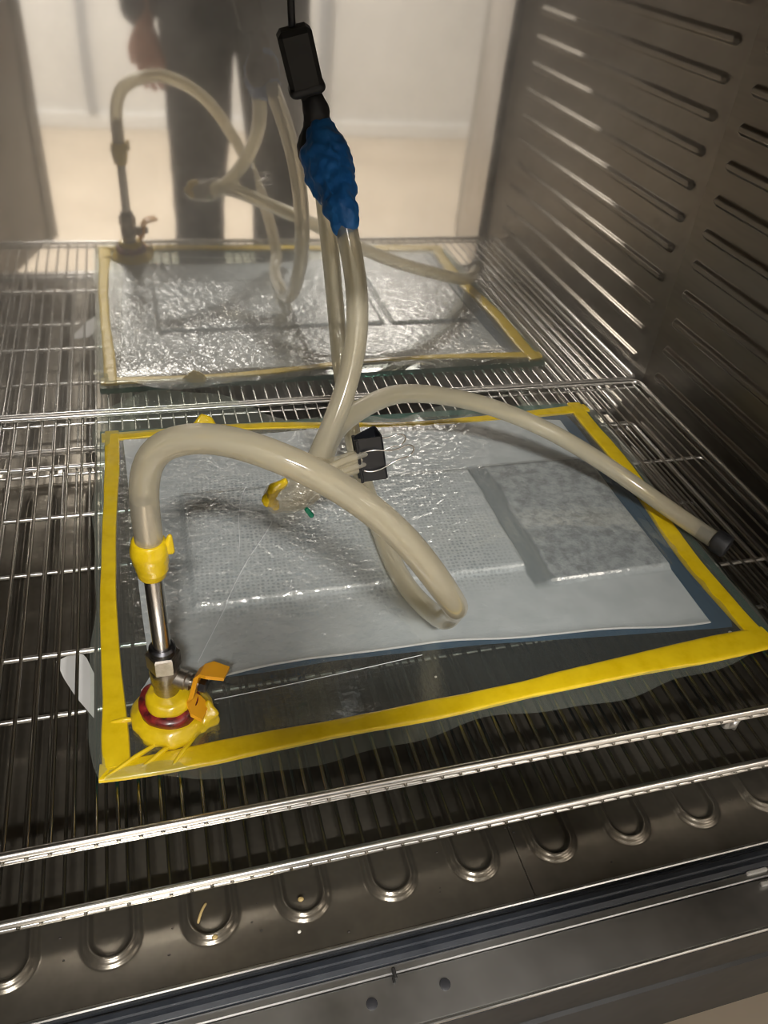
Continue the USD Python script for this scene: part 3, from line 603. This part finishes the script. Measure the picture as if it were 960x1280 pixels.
# ------------------------------------------------------------------ hoses
HA = [[.0604, -.4945, .2030], [.0604, -.4945, .2200], [.0612, -.4942, .2457], [.0724, -.4978, .2789], [.1015, -.5106, .2941], [.1316, -.5286, .2952], [.1743, -.5491, .2800], [.2149, -.5649, .2485], [.2439, -.5667, .2094], [.2731, -.5510, .1586], [.2965, -.5080, .1023], [.3065, -.4780, .0600], [.3085, -.4470, .0350], [.3000, -.4100, .0270], [.2935, -.3633, .0275], [.2925, -.3020, .0325], [.2893, -.2293, .0523], [.2882, -.1739, .0864], [.2858, -.1315, .1290], [.2846, -.1066, .1700], [.2811, -.0920, .2150], [.2747, -.0867, .2643], [.2662, -.0970, .3071], [.2568, -.1274, .3419], [.2520, -.1560, .3600]]
HB = [[.2478, -.2495, .3500], [.2493, -.2569, .3367], [.2533, -.2687, .3136], [.2548, -.2891, .2856], [.2510, -.3103, .2558], [.2393, -.3329, .2233], [.2203, -.3563, .1900], [.1975, -.3850, .1650]]
HC = [[.2080, -.3840, .1660], [.2508, -.3118, .1753], [.2657, -.2971, .1731], [.3113, -.2600, .1637], [.3556, -.2375, .1480], [.4366, -.2182, .1162], [.5233, -.2399, .0830], [.6187, -.3107, .0391], [.6660, -.3850, .0250]]
RO, RI = .0098, .0068
def hose(name, label, X, n, base):
    t = thing('silicone_hose', label, 'hose', base); part(t, 'tube_wall', pipe_shell(spline(X, n), RO, RI, 26), 'hose', smooth=50); return t
hose('a', 'milky silicone hose arching from the steel pipe and looping up to the blue tape', HA, 190, HA[0])
hose('b', 'milky silicone hose hanging straight down from the blue tape to the wrapped joint', HB, 80, HB[-1])
hcx = hose('c', 'milky silicone hose curving from the wrapped joint to the black plug on the right', HC, 110, HC[-1])
pd = np.array(HC[-1]) - HC[-2]; pd[2] *= .3; pd /= np.linalg.norm(pd)
part(hcx, 'end_plug', lathe([(.0066, -.018), (.0066, 0), (.0125, .001), (.0135, .004), (.0135, .016), (.0120, .0185), (.0060, .0190)], np.array(HC[-1]), pd, 28), 'blacksoft', smooth=40, label='black rubber end plug')

# ------------------------------------------------------------------ wrapped joint with its clip
joint = thing('hose_joint', 'crumpled clear plastic wrap with a yellow end gathering two hoses together', 'hose joint', (.19, -.392, .14))
jb = union(chain([((.166, -.404, .157), .0125), ((.176, -.402, .158), .0140), ((.190, -.396, .161), .0165), ((.2035, -.3885, .1665), .0145)]))
part(joint, 'wrap', smooth_blob(jb, .0022, 3, .0052, 65, 3), 'clearwrap', smooth=True)
part(joint, 'yellow_fold', smooth_blob(union(chain([((.164, -.404, .150), .004), ((.158, -.406, .158), .0055), ((.163, -.404, .168), .0050), ((.172, -.402, .172), .0035)])), .0015, 4, .0015, 220, 5), 'yellow', smooth=True, label='yellow tape folded over the end of the wrap')
part(joint, 'green_tag', smooth_blob(hull(ball((.1905, -.409, .146), .0022, 12), ball((.1945, -.410, .140), .0024, 12)), .0015, 2), 'green', smooth=True, label='small green tag of tape')
part(joint, 'film_tail', smooth_blob(hull(ball((.203, -.389, .172), .007, 14), ball((.203, -.389, .163), .007, 14), ball((.250, -.3835, .186), .0030, 14), ball((.250, -.3835, .170), .0030, 14)), .002, 3, .0020, 130, 6), 'clearwrap', smooth=True)
for k, (dy, dz) in enumerate(((-.004, .007), (.002, .002), (-.003, -.003), (.001, -.008))):
    part(joint, 'folded_strand', tube(spline([(.200, -.389 + dy, .167 + dz * .5), (.222, -.388 + dy * .6, .172 + dz), (.2530, -.3838 + dy * .2, .178 + dz)], 14), [.0034] * 12 + [.0026, .0020], 12), 'hose', smooth=True)
clip = thing('binder_clip', 'black binder clip with steel wire handles clamped on the folded hose tail', 'clip', (.250, -.382, .153))
ca = np.array([.20, -.05, -1.]); ca /= np.linalg.norm(ca)                     # along the clip
cn = np.array([.95, .10, .19]); cn -= ca * (cn @ ca); cn /= np.linalg.norm(cn)   # from mouth to spine
ct = np.cross(ca, cn); cc = np.array([.2505, -.3830, .1785]); HL = .0225
def clip_body():
    o = []
    sec = [(-.0105, -.0026), (-.0105, -.0036), (.0095, -.0098), (.0115, -.0085), (.0115, .0085), (.0095, .0098), (-.0105, .0036), (-.0105, .0026), (.0093, .0085), (.0103, .0075), (.0103, -.0075), (.0093, -.0085)]
    V = [cc + cn * a + ct * b + ca * s for s in (-HL, HL) for a, b in sec]; n = len(sec)
    F = [(k, (k + 1) % n, n + (k + 1) % n, n + k) for k in range(n)]; T = tri((np.array(V), np.array(F)))[1]
    pg = trimesh.creation.triangulate_polygon(Polygon(sec), engine='earcut'); f2 = np.asarray(pg[1]); key = {tuple(np.round(s, 6)): i for i, s in enumerate(sec)}; m_ = np.array([key[tuple(np.round(s, 6))] for s in pg[0]])
    f2 = m_[f2]; return np.array(V), np.vstack([T, f2, f2[:, ::-1] + n])
part(clip, 'clip_body', clip_body(), 'clipblack', smooth=25)
for s in (-1, 1): part(clip, 'lip_roll', tube([cc + cn * -.0108 + ct * (.0038 * s) + ca * -HL, cc + cn * -.0108 + ct * (.0038 * s) + ca * HL], .0016, 10), 'clipblack', smooth=40)
for s in (-1, 1):
    w0, w1 = .0095, .0055; o = ct * (.0062 * s)
    P = [cc + cn * -.0085 + o * .9 + ca * -w0, cc + cn * .012 + o * 1.75 + ca * -w0 * .85, cc + cn * .026 + o * 1.7 + ca * -w1 * 1.0, cc + cn * .034 + o * 1.6 + ca * -w1, cc + cn * .0385 + o * 1.55, cc + cn * .034 + o * 1.6 + ca * w1, cc + cn * .026 + o * 1.7 + ca * w1 * 1.0, cc + cn * .012 + o * 1.75 + ca * w0 * .85, cc + cn * -.0085 + o * .9 + ca * w0]
    part(clip, 'wire_handle', tube(spline(P, 50), .0007, 8), 'pipe', smooth=True, label='bent steel wire handle')

# ------------------------------------------------------------------ blue tape and hanging cable
wad = thing('blue_tape_wrap', 'crumpled blue tape binding the two hose ends to the hanging black cable', 'tape', (.248, -.19, .335))
wb = union(chain([((.2425, -.170, .395), .0130), ((.2440, -.183, .378), .0210), ((.2465, -.205, .362), .0215), ((.2470, -.2420, .350), .0140), ((.2490, -.2555, .3390), .0125)]) + chain([((.2450, -.190, .366), .021), ((.2510, -.160, .357), .0135)]))
part(wad, 'wrap', smooth_blob(wb, .0022, 3, .0058, 70, 11), 'bluetape', smooth=40)
cable = thing('hanging_cable', 'black cable hanging from above with an inline box and a taped boot', 'cable', (.225, -.167, .40))
ax = np.array([.2235, -.167, .4455]); ad = np.array([.30, .03, -1.]); ad /= np.linalg.norm(ad); aw = np.array([1., -.1, .3]); aw -= ad * (aw @ ad); aw /= np.linalg.norm(aw); at_ = np.cross(ad, aw)
part(cable, 'cord', tube(spline([(.2135, -.166, ZT - .001), (.2135, -.166, .56), (.2140, -.166, .50), (.2160, -.166, .470)], 40), .0032, 12), 'blacksoft', smooth=True)
def box_oriented(c, d, w, t, L, W, T, bev):
    v, f = tri(box(-W, W, -T, T, -L, L, bev)); return c + v[:, :1] * w + v[:, 1:2] * t + v[:, 2:] * d, f
bx_v, bx_f = box_oriented(ax, -ad, aw, at_, .0265, .0148, .0125, .004)
part(cable, 'inline_box', (bx_v, bx_f), 'black', smooth=25)
part(cable, 'end_cap', smooth_blob(hull(*[ball(ax + ad * .021 + aw * (a * .011) + at_ * (b * .008), .0055, 16) for a in (-1, 1) for b in (-1, 1)]), .003, 3), 'blacksoft', smooth=True)
part(cable, 'strain_relief', tube(spline([ax + ad * .024, ax + ad * .034, (.2375, -.167, .408)], 14), np.linspace(.0070, .0060, 14), 14), 'blacksoft', smooth=True)
part(cable, 'boot', smooth_blob(union(chain([((.2355, -.167, .416), .0095), ((.2385, -.168, .406), .0125), ((.2400, -.168, .392), .0128), ((.2420, -.170, .376), .0205), ((.2470, -.180, .362), .0190)])), .0025, 3, .0016, 110, 4), 'blacksoft', smooth=True)

# ------------------------------------------------------------------ small things lying about
pap = thing('paper_scrap', 'pale paper scrap seen through the wires left of the bag', 'paper', (-.022, -.385, -.0645))
part(pap, 'sheet', solidify(*(lambda r: (r[0], r[1], r[2]))(poly_grid([(-.046, -.352), (-.030, -.343), (-.018, -.350), (-.008, -.380), (-.008, -.432), (-.026, -.402), (-.038, -.375)], .006, lambda x, y: -.0635 + .06 * (x + .03) ** 2 * 0 + .0008 * np.sin(x * 200))), .0004), 'paper', smooth=True)
chip = thing('wood_chip', 'thin curled straw-coloured chip lying in a floor pan ring', 'chip', (.071, -.616, ZP))
part(chip, 'sliver', tube(spline([(.066, -.624, ZP + .0015), (.069, -.617, ZP + .0035), (.074, -.609, ZP + .0018)], 16), np.r_[.0005, np.full(14, .0012), .0005], 8), 'straw', smooth=True)
wad2 = thing('grey_bracket', 'small dull grey clip hanging under the front bar at the right', 'clip', (.566, -.585, -.02))
part(wad2, 'loop', smooth_blob(union(chain([((.560, -.5905, -.004), .002), ((.561, -.5885, -.018), .0045), ((.570, -.5885, -.020), .0042), ((.5745, -.5885, -.012), .002), ((.5745, -.5900, -.004), .0018)]) + chain([((.570, -.589, -.020), .004), ((.573, -.590, -.026), .0016)])), .0018, 3), 'sill', smooth=True)
def crumb(c, r, seed, m, label, group=None):
    t = thing('crumb', label, 'crumb', (c[0], c[1], c[2])); v, f = tri(trimesh.creation.icosphere(1, r)); v = v * (1 + .5 * (noise(v / r * 1.7, seed) - .5))[:, None] * [1.2, 1, .7]; part(t, 'grain', (v + [c[0], c[1], c[2] + r * .6], f), m, smooth=40)
crumb((.1445, -.6487, ZP), .0013, 1, 'palecrumb', 'tiny white crumb in front of the third full pan ring from the left')
crumb((.1500, -.6262, ZP + .0064), .0022, 2, 'straw', 'brownish crumb stuck on the rim of a pan ring')
crumb((.0780, -.6390, ZP + .0030), .0020, 3, 'straw', 'brownish crumb on the rim of the ring beside the curled chip')
crumb((.2960, -.5020, ZG), .0011, 4, 'palecrumb', 'tiny white speck on the glass in front of the blue sheet at the middle')
crumb((.6110, -.5060, ZG), .0016, 5, 'palecrumb', 'white speck on the glass near the front right corner of the tape')
for k in range(16):
    x, y = rng.uniform(-.06, .60), rng.uniform(-.658, -.60)
    xr = -.001 + .0772 * round((x + .001) / .0772); on = abs(x - xr) < .026 and y > -.645
    if on: x = xr + .0386
    t = thing('crumb', 'tiny dark crumb lying on the steel floor pan', 'crumb', (x, y, ZP), 'dark crumbs on the floor pan'); r = rng.uniform(.0006, .0011)
    v, f = tri(trimesh.creation.icosphere(1, r)); part(t, 'grain', (v * [1.3, 1, .7] + [x, y, ZP + r * .6], f), 'crumb', smooth=40)

# ------------------------------------------------------------------ the photographer, standing in front of the oven
PX, PY = .372, -1.50
person = thing('person', 'person in dark trousers and jacket standing before the oven with one arm hanging', 'person', (PX, PY, -Z0))
Lg = []
def leg(s):
    hx = PX + s * .093
    return chain([((hx, PY, .34), .108), ((hx + s * .006, PY + .01, .14), .094), ((hx + s * .016, PY + .02, -.10), .080), ((hx + s * .022, PY - .005, -.28), .072), ((hx + s * .024, PY - .02, -.50), .066)], 24)
tro = union(leg(-1) + leg(1) + [hull(ball((PX - .07, PY, .40), .12, 24), ball((PX + .07, PY, .40), .12, 24)), hull(ball((PX - .06, PY, .34), .10, 24), ball((PX + .06, PY, .34), .10, 24))])
part(person, 'trousers', smooth_blob(tro, .018, 6, .008, 9, 2), 'trousers', smooth=True)
SH = .86
torso = union([hull(ball((PX - .075, PY, .40), .122, 24), ball((PX + .075, PY, .40), .122, 24), ball((PX - .095, PY - .01, .66), .125, 24), ball((PX + .095, PY - .01, .66), .125, 24)),
               hull(ball((PX - .095, PY - .01, .66), .125, 24), ball((PX + .095, PY - .01, .66), .125, 24), ball((PX - .15, PY - .02, SH - .01), .062, 24), ball((PX + .15, PY - .02, SH - .01), .062, 24), ball((PX, PY - .02, SH + .03), .06, 24))]
              + chain([((PX - .165, PY - .02, SH - .02), .066), ((PX - .215, PY - .02, .54), .057), ((PX - .238, PY + .01, .262), .046)], 24)
              + chain([((PX + .165, PY - .02, SH - .02), .066), ((PX + .20, PY + .07, .62), .055), ((.25, -1.10, .515), .042)], 24))
part(person, 'jacket', smooth_blob(torso, .02, 6, .006, 9, 7), 'jacket', smooth=True)
# body: head, neck, hands in one skin mesh
HD = np.array([PX - .03, PY + .06, 1.065])
skin = [hull(ball(HD + [0, 0, .03], .080, 24), ball(HD + [0, -.03, .04], .080, 24), ball(HD + [0, .035, -.045], .052, 24), ball(HD + [0, .045, -.085], .034, 24))] + chain([((PX, PY - .02, SH), .056), (HD + [0, -.02, -.05], .055)], 24)
skin += [hull(ball(HD + [0, .086, .012], .010, 12), ball(HD + [0, .104, -.022], .012, 12), ball(HD + [.012, .090, -.025], .008, 12), ball(HD + [-.012, .090, -.025], .008, 12))]
for s in (-1, 1): skin += [hull(ball(HD + [s * .080, -.012, .015], .012, 12), ball(HD + [s * .086, -.020, -.005], .014, 12), ball(HD + [s * .080, -.012, -.03], .008, 12))]
def hand(w, d, side, curl, nrm):
    """wrist w, direction of the fingers d, nrm = out of the back of the hand"""
    w = np.array(w, float); d = np.array(d, float) / np.linalg.norm(d); n = np.array(nrm, float); n -= d * (n @ d); n /= np.linalg.norm(n); a = np.cross(d, n) * side
    o = chain([(w - d * .07, .029), (w, .025)], 16) + [hull(ball(w, .022, 16), ball(w + d * .085 + a * .030, .013, 16), ball(w + d * .085 - a * .030, .012, 16), ball(w + d * .03 + a * .022, .015, 16))]
    for off, L, r in ((.030, .072, .0092), (.010, .080, .0096), (-.011, .075, .0092), (-.030, .058, .0082)):
        p = w + d * .083 + a * off; dd = d.copy(); pts = [(p, r)]
        for k, fr in enumerate((.45, .30, .25)):
            dd = dd * math.cos(curl * (k > -1)) - n * math.sin(curl); dd /= np.linalg.norm(dd); p = p + dd * L * fr; pts.append((p, r * (1 - .08 * (k + 1))))
        o += chain(pts, 14)
    t0 = w + d * .022 + a * .022; t1 = w + d * .055 + a * .046 - n * .010; t2 = w + d * .085 + a * .052 - n * .022
    return o + chain([(t0, .014), (t1, .0115), (t2, .0095)], 14)
handL = hand((PX - .228, PY + .03, .232), (.06, .10, -1.), -1, .28, (-.35, .93, 0.))
handR = hand((.215, -1.05, .525), (-.75, .38, .15), -1, .45, (.1, -.5, -.9))
for nm, sh in (('head', union(skin)), ):
    part(person, nm, smooth_blob(sh, .008, 6), 'skin', smooth=True)
part(person, 'hand', smooth_blob(union(handL), .004, 4), 'skin', smooth=True, label='hand hanging beside the thigh')
part(person, 'hand', smooth_blob(union(handR), .004, 4), 'skin', smooth=True)
hair = hull(ball(HD + [0, -.020, .055], .088, 24), ball(HD + [0, -.045, .01], .080, 24)) - hull(ball(HD + [0, .09, -.02], .085, 24), ball(HD + [0, .10, -.15], .085, 24), ball(HD + [0, .14, .02], .085, 24))
part(person, 'hair', smooth_blob(hair, .01, 3, .004, 40), 'hair', smooth=True)
for s in (-1, 1): part(person, 'eye', ball(HD + [s * .030, .071, .010], .011, 16), 'eye', smooth=True)
part(person, 'mouth', smooth_blob(hull(ball(HD + [-.022, .078, -.058], .005, 12), ball(HD + [0, .084, -.057], .007, 12), ball(HD + [.022, .078, -.058], .005, 12)), .004, 2), 'lip', smooth=True)
for s in (-1, 1):
    part(person, 'shoe', smooth_blob(hull(ball((PX + s * .103, PY - .05, -.535), .045, 20), ball((PX + s * .110, PY + .10, -.545), .035, 20), ball((PX + s * .115, PY + .15, -.550), .030, 20), ball((PX + s * .103, PY - .02, -.50), .045, 20)) ^ m3.Manifold.cube([2, 2, 1]).translate([-1 + PX, -1 + PY, -Z0]), .012, 2), 'shoe', smooth=True)
phone = thing('phone', 'black phone held up by the photographer in front of the oven', 'phone', tuple(CAM_C - CAM_R[2] * .03))
pv, pf = tri(box(-.036, .036, -.075, .075, -.004, .004, .003)); pcn = CAM_C - CAM_R[2] * .016 + CAM_R[0] * .022 + CAM_R[1] * .05
part(phone, 'case', (pcn + pv[:, :1] * CAM_R[0] + pv[:, 1:2] * CAM_R[1] + pv[:, 2:] * CAM_R[2], pf), 'black', smooth=30)
